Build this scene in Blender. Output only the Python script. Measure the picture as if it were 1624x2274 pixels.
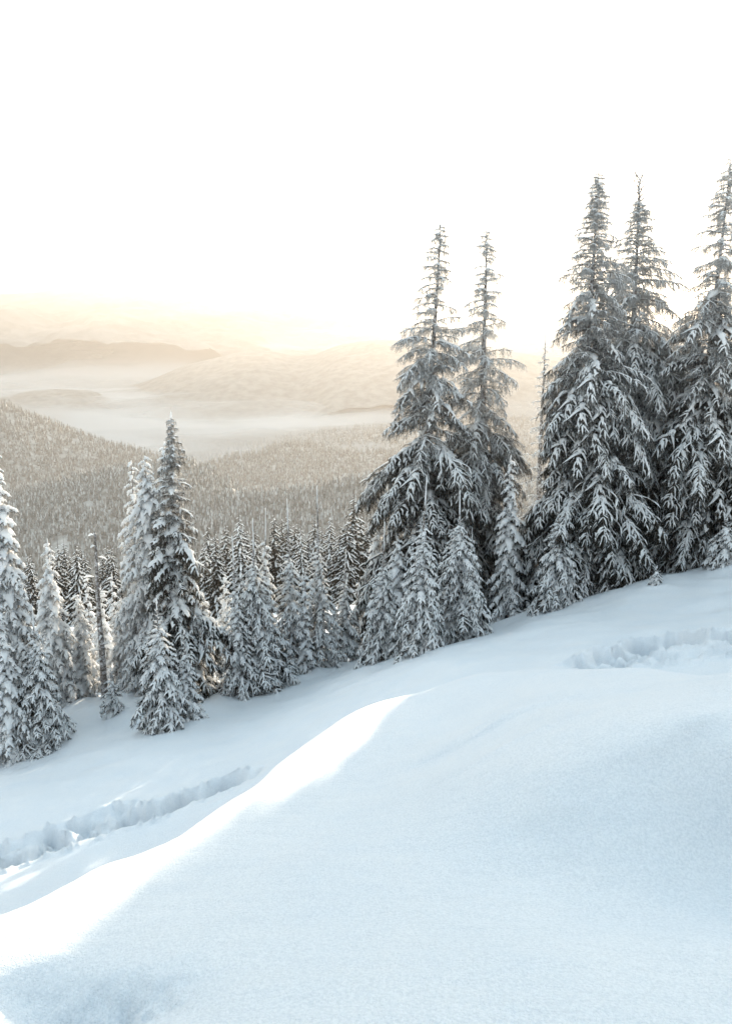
import bpy, math, random
import numpy as np
from mathutils import Vector, Matrix

for _o in list(bpy.data.objects): bpy.data.objects.remove(_o)
S = bpy.context.scene
COL = S.collection
R = math.radians

# ------------------------------------------------------------------ camera, sky, sun, exposure
PITCH = R(11.4); LENS = 28.0; FPX = LENS/36*2273      # photo coordinates are 1624 x 2273
cam_d = bpy.data.cameras.new('camera'); cam = bpy.data.objects.new('camera', cam_d); COL.objects.link(cam)
cam_d.sensor_fit = 'VERTICAL'; cam_d.sensor_height = 36; cam_d.lens = LENS
cam_d.clip_start = 0.05; cam_d.clip_end = 40000
cam.location = (0, 0, 0); cam.rotation_euler = (R(90)-PITCH, 0, 0)
S.camera = cam

def ray(px, py):
    """direction of the photograph's point, scaled so y = 1"""
    u = (px-812)/FPX; v = (1136.5-py)/FPX
    y = math.cos(PITCH)+v*math.sin(PITCH); z = -math.sin(PITCH)+v*math.cos(PITCH)
    return u/y, z/y
def W(px, py, Y):
    a, b = ray(px, py); return (a*Y, Y, b*Y)

SUN = Vector(W(1438, 600, 1.0)).normalized()
SUN_EL = math.asin(SUN.z); SUN_AZ = math.atan2(SUN.x, SUN.y)
world = bpy.data.worlds.new('World'); S.world = world; world.use_nodes = True
nt = world.node_tree; nt.nodes.clear()
sky = nt.nodes.new('ShaderNodeTexSky'); sky.sky_type = 'NISHITA'; sky.sun_disc = False
sky.sun_elevation = SUN_EL; sky.sun_rotation = SUN_AZ
sky.altitude = 1300; sky.air_density = 1.0; sky.dust_density = 1.6; sky.ozone_density = 1.0
bg = nt.nodes.new('ShaderNodeBackground'); bg.inputs[1].default_value = 0.056
# veil added to the sky to even its light, warmer towards the horizon
vg = nt.nodes.new('ShaderNodeTexCoord'); vs = nt.nodes.new('ShaderNodeSeparateXYZ'); vr = nt.nodes.new('ShaderNodeValToRGB')
vr.color_ramp.elements[0].position = 0.0; vr.color_ramp.elements[0].color = (.43, .415, .385, 1)
vr.color_ramp.elements[1].position = 1.0; vr.color_ramp.elements[1].color = (.235, .39, .47, 1)
_e = vr.color_ramp.elements.new(.18); _e.color = (.385, .40, .40, 1)
_e = vr.color_ramp.elements.new(.34); _e.color = (.30, .365, .39, 1)
vb = nt.nodes.new('ShaderNodeBackground'); vb.inputs[1].default_value = 0.19; va = nt.nodes.new('ShaderNodeAddShader')
nt.links.new(vg.outputs['Generated'], vs.inputs[0]); nt.links.new(vs.outputs[2], vr.inputs[0]); nt.links.new(vr.outputs[0], vb.inputs[0])
# veil shaped to darken the snow hollow: brighter on the sun's side, dimmer opposite
vd = nt.nodes.new('ShaderNodeVectorMath'); vd.operation = 'DOT_PRODUCT'; vd.inputs[1].default_value = SUN
vm = nt.nodes.new('ShaderNodeMath'); vm.operation = 'MULTIPLY_ADD'; vm.inputs[1].default_value = .075; vm.inputs[2].default_value = .165
nt.links.new(vg.outputs['Generated'], vd.inputs[0]); nt.links.new(vd.outputs['Value'], vm.inputs[0]); nt.links.new(vm.outputs[0], vb.inputs[1])
wo = nt.nodes.new('ShaderNodeOutputWorld')
gm = nt.nodes.new('ShaderNodeGamma'); gm.inputs[1].default_value = .64
nt.links.new(sky.outputs[0], gm.inputs[0]); hs = nt.nodes.new('ShaderNodeHueSaturation'); hs.inputs['Saturation'].default_value = .55
nt.links.new(gm.outputs[0], hs.inputs['Color']); nt.links.new(hs.outputs[0], bg.inputs[0]); nt.links.new(bg.outputs[0], va.inputs[0]); nt.links.new(vb.outputs[0], va.inputs[1]); nt.links.new(va.outputs[0], wo.inputs[0])
sun_d = bpy.data.lights.new('sun', 'SUN'); sun_o = bpy.data.objects.new('sun', sun_d); COL.objects.link(sun_o)
sun_d.energy = 4.2; sun_d.angle = R(0.6); sun_d.color = (1.0, 0.85, 0.65)
sun_o.rotation_euler = (-SUN).to_track_quat('-Z', 'Y').to_euler(); sun_o.location = (0, 0, 30)
S.view_settings.view_transform = 'Standard'; S.view_settings.look = 'None'
S.view_settings.exposure = 3.3; S.view_settings.gamma = 1.0; S.view_settings.use_curve_mapping = False
cy = S.cycles
cy.max_bounces = 6; cy.diffuse_bounces = 4; cy.glossy_bounces = 2; cy.transmission_bounces = 4
cy.volume_bounces = 1; cy.transparent_max_bounces = 24; cy.use_denoising = True
cy.sample_clamp_indirect = 6.0; cy.caustics_reflective = False; cy.caustics_refractive = False
HAZE_DENSITY = 3.2e-4; HAZE_G = 0.36

# ------------------------------------------------------------------ noise
_rng = np.random.RandomState(7)
_perm = _rng.permutation(512); _perm = np.concatenate([_perm, _perm]); _ga = _rng.rand(512)*2*np.pi
def noise2(x, y):
    x = np.asarray(x, float); y = np.asarray(y, float)
    xi = np.floor(x).astype(int); yi = np.floor(y).astype(int); xf = x-xi; yf = y-yi
    u = xf*xf*xf*(xf*(xf*6-15)+10); v = yf*yf*yf*(yf*(yf*6-15)+10)
    def g(ix, iy, dx, dy):
        a = _ga[_perm[(_perm[ix & 511]+iy) & 511]]; return np.cos(a)*dx+np.sin(a)*dy
    n0 = g(xi, yi, xf, yf)*(1-u)+g(xi+1, yi, xf-1, yf)*u
    n1 = g(xi, yi+1, xf, yf-1)*(1-u)+g(xi+1, yi+1, xf-1, yf-1)*u
    return (n0*(1-v)+n1*v)*1.4
def fbm(x, y, o=4, l=2.0, p=0.5):
    t = 0; a = 1.0
    for k in range(o):
        t = t+a*noise2(x+17.3*k, y-9.1*k); x = x*l; y = y*l; a *= p
    return t

# ------------------------------------------------------------------ materials
def new_mat(name):
    m = bpy.data.materials.new(name); m.use_nodes = True
    n = m.node_tree; b = n.nodes['Principled BSDF']; return m, n, b
def node(n, t, **kw):
    x = n.nodes.new(t)
    for k, v in kw.items(): setattr(x, k, v)
    return x
def ramp(n, fac, stops):
    r = node(n, 'ShaderNodeValToRGB'); cr = r.color_ramp
    while len(cr.elements) < len(stops): cr.elements.new(0.5)
    for e, (p, c) in zip(cr.elements, stops): e.position = p; e.color = (*c, 1)
    n.links.new(fac, r.inputs[0]); return r
def tex_noise(n, scale, detail=3, rough=.55, vec=None):
    t = node(n, 'ShaderNodeTexNoise'); t.inputs['Scale'].default_value = scale
    t.inputs['Detail'].default_value = detail; t.inputs['Roughness'].default_value = rough
    if vec is not None: n.links.new(vec, t.inputs['Vector'])
    return t
def snow_ground_mat():
    m, n, b = new_mat('snow_ground')
    tc = node(n, 'ShaderNodeTexCoord'); ob = tc.outputs['Object']
    t0 = tex_noise(n, 1.3, 4, .6, ob)
    c = ramp(n, t0.outputs[0], [(.3, (.83, .88, .93)), (.7, (.88, .91, .94))])
    tg = tex_noise(n, 55, 3, .8, ob); cg = ramp(n, tg.outputs[0], [(.36, (.80, .82, .84)), (.60, (1, 1, 1))])
    mm = node(n, 'ShaderNodeMix', data_type='RGBA', blend_type='MULTIPLY'); mm.inputs[0].default_value = .8
    n.links.new(c.outputs[0], mm.inputs[6]); n.links.new(cg.outputs[0], mm.inputs[7]); n.links.new(mm.outputs[2], b.inputs['Base Color'])
    b.inputs['Roughness'].default_value = .55; b.inputs['Specular IOR Level'].default_value = .35
    mp = node(n, 'ShaderNodeMapping'); mp.inputs['Scale'].default_value = (1, 2.6, 1); mp.inputs['Rotation'].default_value = (0, 0, .25)
    n.links.new(ob, mp.inputs[0])
    t1 = tex_noise(n, 75, 3, .75, ob); t2 = tex_noise(n, 8, 4, .62, mp.outputs[0])
    b1 = node(n, 'ShaderNodeBump'); b1.inputs['Strength'].default_value = .8; b1.inputs['Distance'].default_value = .03
    b2 = node(n, 'ShaderNodeBump'); b2.inputs['Strength'].default_value = .4; b2.inputs['Distance'].default_value = .03
    n.links.new(t1.outputs[0], b1.inputs['Height']); n.links.new(t2.outputs[0], b2.inputs['Height'])
    n.links.new(b2.outputs[0], b1.inputs['Normal']); n.links.new(b1.outputs[0], b.inputs['Normal'])
    return m
def tree_snow_mat():
    m, n, b = new_mat('tree_snow')
    n.nodes.remove(b); out = n.nodes['Material Output']
    tc = node(n, 'ShaderNodeTexCoord'); t = tex_noise(n, 45, 3, .6, tc.outputs['Object'])
    bp = node(n, 'ShaderNodeBump'); bp.inputs['Strength'].default_value = .6; bp.inputs['Distance'].default_value = .015
    n.links.new(t.outputs[0], bp.inputs['Height'])
    d = node(n, 'ShaderNodeBsdfDiffuse'); d.inputs[0].default_value = (.93, .945, .96, 1)
    tr = node(n, 'ShaderNodeBsdfTranslucent'); tr.inputs[0].default_value = (.95, .95, .95, 1)
    mx = node(n, 'ShaderNodeMixShader'); mx.inputs[0].default_value = .46
    n.links.new(bp.outputs[0], d.inputs['Normal'])
    n.links.new(d.outputs[0], mx.inputs[1]); n.links.new(tr.outputs[0], mx.inputs[2]); n.links.new(mx.outputs[0], out.inputs[0])
    return m
def needle_mat():
    """dark spruce needles, hoar-frosted; object colour sets how frosted, plus painted sun glare"""
    m, n, b = new_mat('frosted_needles')
    n.nodes.remove(b); out = n.nodes['Material Output']
    tc = node(n, 'ShaderNodeTexCoord'); t = tex_noise(n, 9, 4, .7, tc.outputs['Object'])
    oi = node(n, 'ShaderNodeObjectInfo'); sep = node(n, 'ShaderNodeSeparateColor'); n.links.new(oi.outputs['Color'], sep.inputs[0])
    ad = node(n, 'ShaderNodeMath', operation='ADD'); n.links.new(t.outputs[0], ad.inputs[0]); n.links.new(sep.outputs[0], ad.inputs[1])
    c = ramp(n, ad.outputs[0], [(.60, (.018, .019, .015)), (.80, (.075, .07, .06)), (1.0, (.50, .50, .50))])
    d = node(n, 'ShaderNodeBsdfDiffuse'); tr = node(n, 'ShaderNodeBsdfTranslucent')
    n.links.new(c.outputs[0], d.inputs[0]); n.links.new(c.outputs[0], tr.inputs[0])
    mx = node(n, 'ShaderNodeMixShader'); mx.inputs[0].default_value = .5
    n.links.new(d.outputs[0], mx.inputs[1]); n.links.new(tr.outputs[0], mx.inputs[2]); n.links.new(mx.outputs[0], out.inputs[0])
    return m
def bark_mat(name, frost_glare):
    m, n, b = new_mat(name)
    tc = node(n, 'ShaderNodeTexCoord'); t = tex_noise(n, 12, 5, .7, tc.outputs['Object'])
    c = ramp(n, t.outputs[0], [(.35, (.06, .048, .04)), (.6-frost_glare, (.13, .11, .095)), (.72-frost_glare*.6, (.6, .6, .62))])
    n.links.new(c.outputs[0], b.inputs['Base Color']); b.inputs['Roughness'].default_value = .9
    bp = node(n, 'ShaderNodeBump'); bp.inputs['Strength'].default_value = .8; bp.inputs['Distance'].default_value = .02
    n.links.new(t.outputs[0], bp.inputs['Height']); n.links.new(bp.outputs[0], b.inputs['Normal'])
    return m
def plain_mat(name, c1, c2, scale, rough=.9, detail=5):
    m, n, b = new_mat(name)
    tc = node(n, 'ShaderNodeTexCoord'); t = tex_noise(n, scale, detail, .6, tc.outputs['Object'])
    c = ramp(n, t.outputs[0], [(.38, c1), (.62, c2)])
    n.links.new(c.outputs[0], b.inputs['Base Color']); b.inputs['Roughness'].default_value = rough
    return m
M_GROUND = snow_ground_mat(); M_SNOW = tree_snow_mat(); M_NEEDLE = needle_mat()
M_BARK = bark_mat('bark', 0.0); M_BARKF = bark_mat('frosted_bark', .14)
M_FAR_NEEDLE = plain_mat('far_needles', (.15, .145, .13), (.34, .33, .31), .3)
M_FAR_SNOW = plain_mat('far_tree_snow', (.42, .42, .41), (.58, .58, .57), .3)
M_HILL = plain_mat('hill_cover', (.18, .17, .15), (.5, .49, .47), .09)
M_MOUNT = plain_mat('mountain_cover', (.17, .165, .16), (.30, .29, .28), .012, detail=9)
M_FARHILL = plain_mat('far_hill_cover', (.17, .165, .155), (.30, .29, .275), .04, detail=6)

# ------------------------------------------------------------------ mesh helpers
class MB:
    def __init__(s): s.v = []; s.f = []; s.m = []; s.n = 0
    def add(s, v, f, m=0):
        v = np.asarray(v, float).reshape(-1, 3); s.v.append(v)
        for q in f: s.f.append(tuple(int(i)+s.n for i in q)); s.m.append(m)
        s.n += len(v)
    def mesh(s, name, mats, smooth=True):
        me = bpy.data.meshes.new(name)
        V = np.concatenate(s.v) if s.v else np.zeros((0, 3))
        me.from_pydata(V.tolist(), [], s.f)
        for x in mats: me.materials.append(x)
        me.polygons.foreach_set('material_index', np.array(s.m, dtype=np.int32))
        me.polygons.foreach_set('use_smooth', np.full(len(s.f), smooth))
        me.update(); return me
def grid_mesh(name, V, nu, nv, mats, close_u=False):
    """V (nu*nv,3), row-major u; fast quad grid"""
    me = bpy.data.meshes.new(name)
    iu = np.arange(nu if close_u else nu-1); iv = np.arange(nv-1)
    A, B = np.meshgrid(iu, iv, indexing='ij'); A2 = (A+1) % nu
    q = np.stack([A*nv+B, A2*nv+B, A2*nv+B+1, A*nv+B+1], -1).reshape(-1, 4)
    me.vertices.add(len(V)); me.vertices.foreach_set('co', V.astype(np.float32).ravel())
    me.loops.add(q.size); me.loops.foreach_set('vertex_index', q.astype(np.int32).ravel())
    me.polygons.add(len(q)); me.polygons.foreach_set('loop_start', (np.arange(len(q))*4).astype(np.int32))
    me.polygons.foreach_set('use_smooth', np.ones(len(q), bool))
    for x in mats: me.materials.append(x)
    me.update(calc_edges=True); me.validate(); return me
def tri_mesh(name, V, T, mi, mats):
    me = bpy.data.meshes.new(name)
    me.vertices.add(len(V)); me.vertices.foreach_set('co', V.astype(np.float32).ravel())
    me.loops.add(T.size); me.loops.foreach_set('vertex_index', T.astype(np.int32).ravel())
    me.polygons.add(len(T)); me.polygons.foreach_set('loop_start', (np.arange(len(T))*3).astype(np.int32))
    for x in mats: me.materials.append(x)
    me.polygons.foreach_set('material_index', mi.astype(np.int32))
    me.update(calc_edges=True); return me
def link(name, me, parent=None, **tags):
    o = bpy.data.objects.new(name, me); COL.objects.link(o)
    if parent is not None: o.parent = parent
    for k, v in tags.items(): o[k] = v
    return o

# ------------------------------------------------------------------ the snow slope
CP = [  # (x, y, depth): near mound
 (0,2273,1.72),(400,2273,1.62),(812,2273,1.57),(1200,2273,1.58),(1624,2273,1.66),
 (-300,2273,1.85),(1950,2273,1.7),
 (0,2160,1.98),(230,2120,2.05),(400,2100,2.02),(812,2100,1.99),(1200,2100,1.98),(1624,2100,2.02),(1950,2100,2.05),
 (400,1950,2.65),(640,1950,2.55),(812,1900,2.78),(1200,1900,2.72),(1624,1900,2.72),(1950,1900,2.5),
 (640,1800,3.35),(812,1750,3.75),(1200,1750,3.0),(1420,1760,2.88),(1624,1780,2.84),(1950,1780,2.7),
 (812,1650,4.7),(1000,1600,5.0),(1200,1600,3.65),(1200,1535,4.4),(1420,1600,3.2),(1624,1650,2.96),(1950,1650,2.95),
 (1624,1550,3.3),(1420,1530,4.1),
 # crest of the mound
 (-200,2120,2.2),(0,2050,2.55),(200,1950,3.0),(400,1850,3.5),(480,1793,3.9),(600,1700,4.7),(700,1630,5.4),(812,1572,6.1),
 (1000,1527,6.5),(1200,1497,6.3),(1420,1486,5.1),(1624,1484,4.5),(1950,1470,4.3),
 # slope beyond it
 (-200,2100,4.3),(0,2028,5.0),(0,1920,6.4),(0,1800,8.8),(0,1690,14.0),(100,1672,13.6),
 (200,1850,6.8),(300,1800,7.5),(300,1700,10.0),(250,1600,15.8),(370,1627,13.0),(450,1745,8.2),(570,1712,7.9),(570,1640,10.6),(570,1562,16.2),
 (450,1572,16),(200,1570,19.5),(700,1618,8.9),(700,1512,17.6),(812,1546,10.6),(812,1480,18.4),(1000,1500,9.8),(1000,1428,19.2),
 (1170,1470,9.6),(1170,1380,20),(1280,1474,8.5),(1400,1445,9.7),(1624,1412,9.8),(1400,1385,13),(1400,1305,20.5),(1624,1330,14.4),(1624,1250,21),
 (1950,1400,9.0),(1950,1150,21),
]
def MY(Y): return float(np.interp(Y, [0, 6.5, 9, 14, 16, 20, 22, 30, 100], [0, 11.7, 14.6, 19.3, 20.8, 23.3, 24.3, 30, 100]))
PW = [W(a, b, MY(c)) for a, b, c in CP]
PW += [(-2.5,6.0,-5.4),(-2,9,-6.4),(.5,13.2,-6.9),(4.2,12.8,-6.0),(7.5,12.2,-5.3)]     # hollow behind the crest
def far_slope(x, y): return -4.5-.29*(y-6)+.07*x-.00012*x*x
PW += [(x, y, far_slope(x, y)-(1.0 if y < 40 else 0)) for y in (34, 60) for x in (-60, -30, -10, 10, 30, 60)]
PW += [(-8,0,-5.4),(-15,0,-8),(-15,8,-11),(8,1,-1.6),(15,1,-.8),(15,9,-4),(0,-5,-.7),(-8,-6,-3.2),(8,-6,.4),(0,-14,2.2),(-25,15,-11.5),(28,16,-5)]
PW += [(-60,0,-9),(60,0,1),(0,-50,9),(-50,-40,2),(50,-40,10),(0,0,-2.25),(-2.1,.7,-2.6),(2.1,.7,-2.15)]
P = np.array(PW, float)
def _U(r2): return 0.5*r2*np.log(r2+1e-9)
def _sc(x, y):                                   # compress distance so near detail and far slope share one spline
    r = np.hypot(x, y)+1e-9; k = np.arcsinh(r/6)*6/r; return x*k, y*k
_px, _py = _sc(P[:, 0], P[:, 1]); n_ = len(P)
K = _U((_px[:, None]-_px)**2+(_py[:, None]-_py)**2)+np.eye(n_)*.05
A_ = np.zeros((n_+3, n_+3)); A_[:n_, :n_] = K; A_[:n_, n_] = 1; A_[:n_, n_+1] = _px; A_[:n_, n_+2] = _py; A_[n_:, :n_] = A_[:n_, n_:].T
res0 = P[:, 2]-far_slope(P[:, 0], P[:, 1])
_w = np.linalg.solve(A_, np.concatenate([res0, [0, 0, 0]]))
def base_h(x, y):
    x = np.atleast_1d(np.asarray(x, float)); y = np.atleast_1d(np.asarray(y, float)); a, b = _sc(x, y)
    out = np.empty(len(x))
    for i in range(0, len(x), 20000):
        s = slice(i, i+20000); out[s] = _U((a[s, None]-_px)**2+(b[s, None]-_py)**2)@_w[:n_]+_w[n_]+_w[n_+1]*a[s]+_w[n_+2]*b[s]
    r = np.hypot(x, y); f = np.clip((70-r)/25, 0, 1); f = f*f*(3-2*f)
    return far_slope(x, y)+out*f
def gh(x, y):
    z = base_h(x, y); x = np.atleast_1d(x); y = np.atleast_1d(y); r = np.hypot(x, y)
    z = z+.05*fbm(x*.35, y*.35, 3)*np.clip(r/6, .2, 3)+fbm(x*.03, y*.03, 3)*np.clip((r-30)/60, 0, 1)*2.5
    return z
def ground(x, y): return float(gh([x], [y])[0])
def hit(px, py, Y0=1.2, Y1=60):
    """where the ray through a photograph point meets the slope"""
    a, b = ray(px, py); ys = np.geomspace(Y0, Y1, 1500); d = b*ys-gh(a*ys, ys)
    i = np.argmax(d < 0); i = i if d[i] < 0 else len(ys)-1
    return (a*ys[i], ys[i], b*ys[i])
# ski and foot tracks trodden into the slope
def on_slope(pts, Y0): return [hit(x, y, Y0 if Y0 else 5.6+x/1624*12)[:2] for x, y in pts]
TR1 = on_slope([(-120,1965),(0,1922),(100,1885),(200,1850),(280,1822),(350,1800),(420,1772),(500,1742),(580,1712)], 0)
TR1b = on_slope([(-120,1935),(0,1893),(130,1852),(230,1812),(330,1785)], 0)
TR2 = on_slope([(1262,1477),(1330,1473),(1400,1452),(1440,1436),(1500,1430),(1560,1422),(1624,1414),(1700,1402),(1800,1390)], 11)
TR2b = on_slope([(1400,1472),(1500,1462),(1570,1452),(1640,1440),(1720,1436)], 11)
def poly_dist(x, y, pts):
    best = np.full(len(x), 1e9); sb = np.zeros(len(x)); acc = 0
    for (ax, ay), (bx, by) in zip(pts, pts[1:]):
        L = math.hypot(bx-ax, by-ay); t = np.clip(((x-ax)*(bx-ax)+(y-ay)*(by-ay))/L**2, 0, 1)
        d = np.hypot(x-ax-t*(bx-ax), y-ay-t*(by-ay)); k = d < best; best[k] = d[k]; sb[k] = acc+t[k]*L; acc += L
    return best, sb, acc
TREES = []          # filled below, used for the little wells and mounds of snow at the trunks

def build_ground():
    az = np.concatenate([np.linspace(-180, -42, 50)[:-1], np.linspace(-42, -31, 20)[:-1], np.linspace(-31, 31, 520)[:-1], np.linspace(31, 42, 20)[:-1], np.linspace(42, 180, 50)[:-1]])
    rr = np.concatenate([[0.02, .2, .5, .9], np.geomspace(1.2, 30, 640)[:-1], np.geomspace(30, 420, 90)])
    A, B = np.meshgrid(np.radians(az), rr, indexing='ij'); x = (np.sin(A)*B).ravel(); y = (np.cos(A)*B).ravel()
    z = gh(x, y)
    near = np.where((np.hypot(x, y) > 3.5) & (np.hypot(x, y) < 32) & (y > 0))[0]
    xn, yn = x[near], y[near]; dz = np.zeros(len(near))
    for pts, w, dep, sd in ((TR1, .33, .60, 1), (TR1b, .2, .30, 2), (TR2, .38, .55, 3), (TR2b, .18, .14, 4)):
        d, s, L = poly_dist(xn, yn, pts)
        wob = d+.12*noise2(xn*1.6+sd*9, yn*1.6)+.07*noise2(xn*5.5, yn*5.5+sd)
        ends = np.clip(np.minimum(s, L-s)/.5, 0, 1)
        step = .65+.35*np.cos(s*2*np.pi/.75+noise2(xn*1.5, yn*1.5)*2)
        prof = 1/(1+np.exp((wob-w)/.035))
        dz -= dep*prof*ends*step*(1+.5*fbm(xn*5, yn*5, 3))
        lip = np.exp(-((wob-w-.14)/.12)**2)
        dz += ends*lip*(.05+.12*np.maximum(0, fbm(xn*6+sd, yn*6, 3)))
    z[near] += dz
    # wind crusts on the near mound
    for (px, py, ln, h) in ((1090,1612,.8,.05),(1040,1632,.6,.04),(1120,1660,.7,.03),(1500,1640,.5,.05),(1570,1592,.5,.03),(500,1775,.6,.06)):
        cx, cy_, _ = hit(px, py); dx = x-cx; dy = y-cy_; t = dy-.15*dx-.12*np.sin(dx*7)*.3
        z += h*np.exp(-(dx/ln)**2)*np.where(t > 0, np.exp(-(t/.25)**2), np.exp(-(t/.07)**2))
    bx, by, _ = hit(190, 2225); z -= .24*np.exp(-((x-bx)/.42)**2-((y-by)/.22)**2)*(1+.25*fbm(x*9, y*9, 3))
    bx, by, _ = hit(60, 2190); z -= .08*np.exp(-((x-bx)/.25)**2-((y-by)/.15)**2)
    # snow banked round trees, hollowed close to the trunks
    for (tx, ty, tr, hh) in TREES:
        d = np.hypot(x-tx, y-ty); k = np.where(d < tr*4)[0]
        z[k] += hh*np.exp(-(d[k]/tr-1.1)**2*2.2)
    r = np.hypot(x, y); z += np.clip((r-1.5)/4, 0, 1)*np.clip((22-r)/8, 0, 1)*.07*noise2(x*.32+.25*y, y*.55+3.7)*np.clip((x+.12*y)/1.5, 0, 1)*(y > 0)
    r = np.hypot(x, y); z += np.clip(1-r/14, 0, 1)*(.012*fbm(x*1.4+.6*y, y*5.5, 3)+.02*noise2(x*.9, y*1.8)*np.clip((x+1)/2, 0, 1))
    o = link('snow_slope', grid_mesh('snow_slope', np.stack([x, y, z], 1), len(az), len(rr), [M_GROUND], True), kind='structure')
    return o

# ------------------------------------------------------------------ boughs
def curve_pts(p0, d0, L, n, droop, rng, jit=.05):
    """polyline that starts along d0 and bends towards -z"""
    p = np.array(p0, float); d = np.array(d0, float); d /= np.linalg.norm(d); out = [p.copy()]; ds = [d.copy()]
    for i in range(n):
        d = d+np.array([0, 0, -droop/n])+rng.normal(0, jit, 3)*(1/math.sqrt(n)); d /= np.linalg.norm(d)
        p = p+d*L/n; out.append(p.copy()); ds.append(d.copy())
    return np.array(out), np.array(ds)
def tube(mb, pts, rad, sides, mat, flat=1.0, lift=0.0, rng=None, rough=0.0, up=(0, 0, 1)):
    n = len(pts); rings = []; up = np.array(up, float)
    for i in range(n):
        t = pts[min(i+1, n-1)]-pts[max(i-1, 0)]; t /= np.linalg.norm(t)+1e-9
        s = np.cross(t, up); ls = np.linalg.norm(s); s = s/ls if ls > .05 else np.array([1., 0, 0]); u = np.cross(s, t)
        for k in range(sides):
            a = 2*math.pi*k/sides; c = math.cos(a); q = math.sin(a)
            r = rad[i]*(1+(rng.normal(0, rough) if rng is not None and rough else 0))
            rings.append(pts[i]+s*c*r+u*(q*r*(flat if q > 0 else flat*.45)+lift*rad[i]))
    f = []
    for i in range(n-1):
        for k in range(sides):
            k2 = (k+1) % sides; f.append((i*sides+k, i*sides+k2, (i+1)*sides+k2, (i+1)*sides+k))
    a = len(rings); rings.append(pts[0]+up*lift*rad[0]*.5); rings.append(pts[-1]+(pts[-1]-pts[-2])*.25+up*lift*rad[-1]*.5)
    for k in range(sides): k2 = (k+1) % sides; f.append((a, k2, k)); f.append((a+1, (n-1)*sides+k, (n-1)*sides+k2))
    mb.add(rings, f, mat)
def needles(mb, pts, step, ln, wd, rng, mat=1, per=2, downy=.35):
    seg = np.linalg.norm(np.diff(pts, axis=0), axis=1); L = seg.sum(); n = max(2, int(L/step)); cs = np.concatenate([[0], np.cumsum(seg)])
    for s in np.linspace(0, L*.99, n):
        i = min(np.searchsorted(cs, s, 'right')-1, len(seg)-1); t = (s-cs[i])/seg[i]
        p = pts[i]*(1-t)+pts[i+1]*t; d = (pts[i+1]-pts[i])/seg[i]
        for _ in range(per):
            r = rng.normal(0, 1, 3); r -= d*r.dot(d); r /= np.linalg.norm(r)+1e-9; r[2] -= downy
            v = d*.75+r*.8; v /= np.linalg.norm(v); q = np.cross(v, rng.normal(0, 1, 3)); q /= np.linalg.norm(q)+1e-9
            l = ln*rng.uniform(.6, 1.25); mb.add([p-q*wd*.5, p+q*wd*.5, p+v*l], [(0, 1, 2)], mat)

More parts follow.
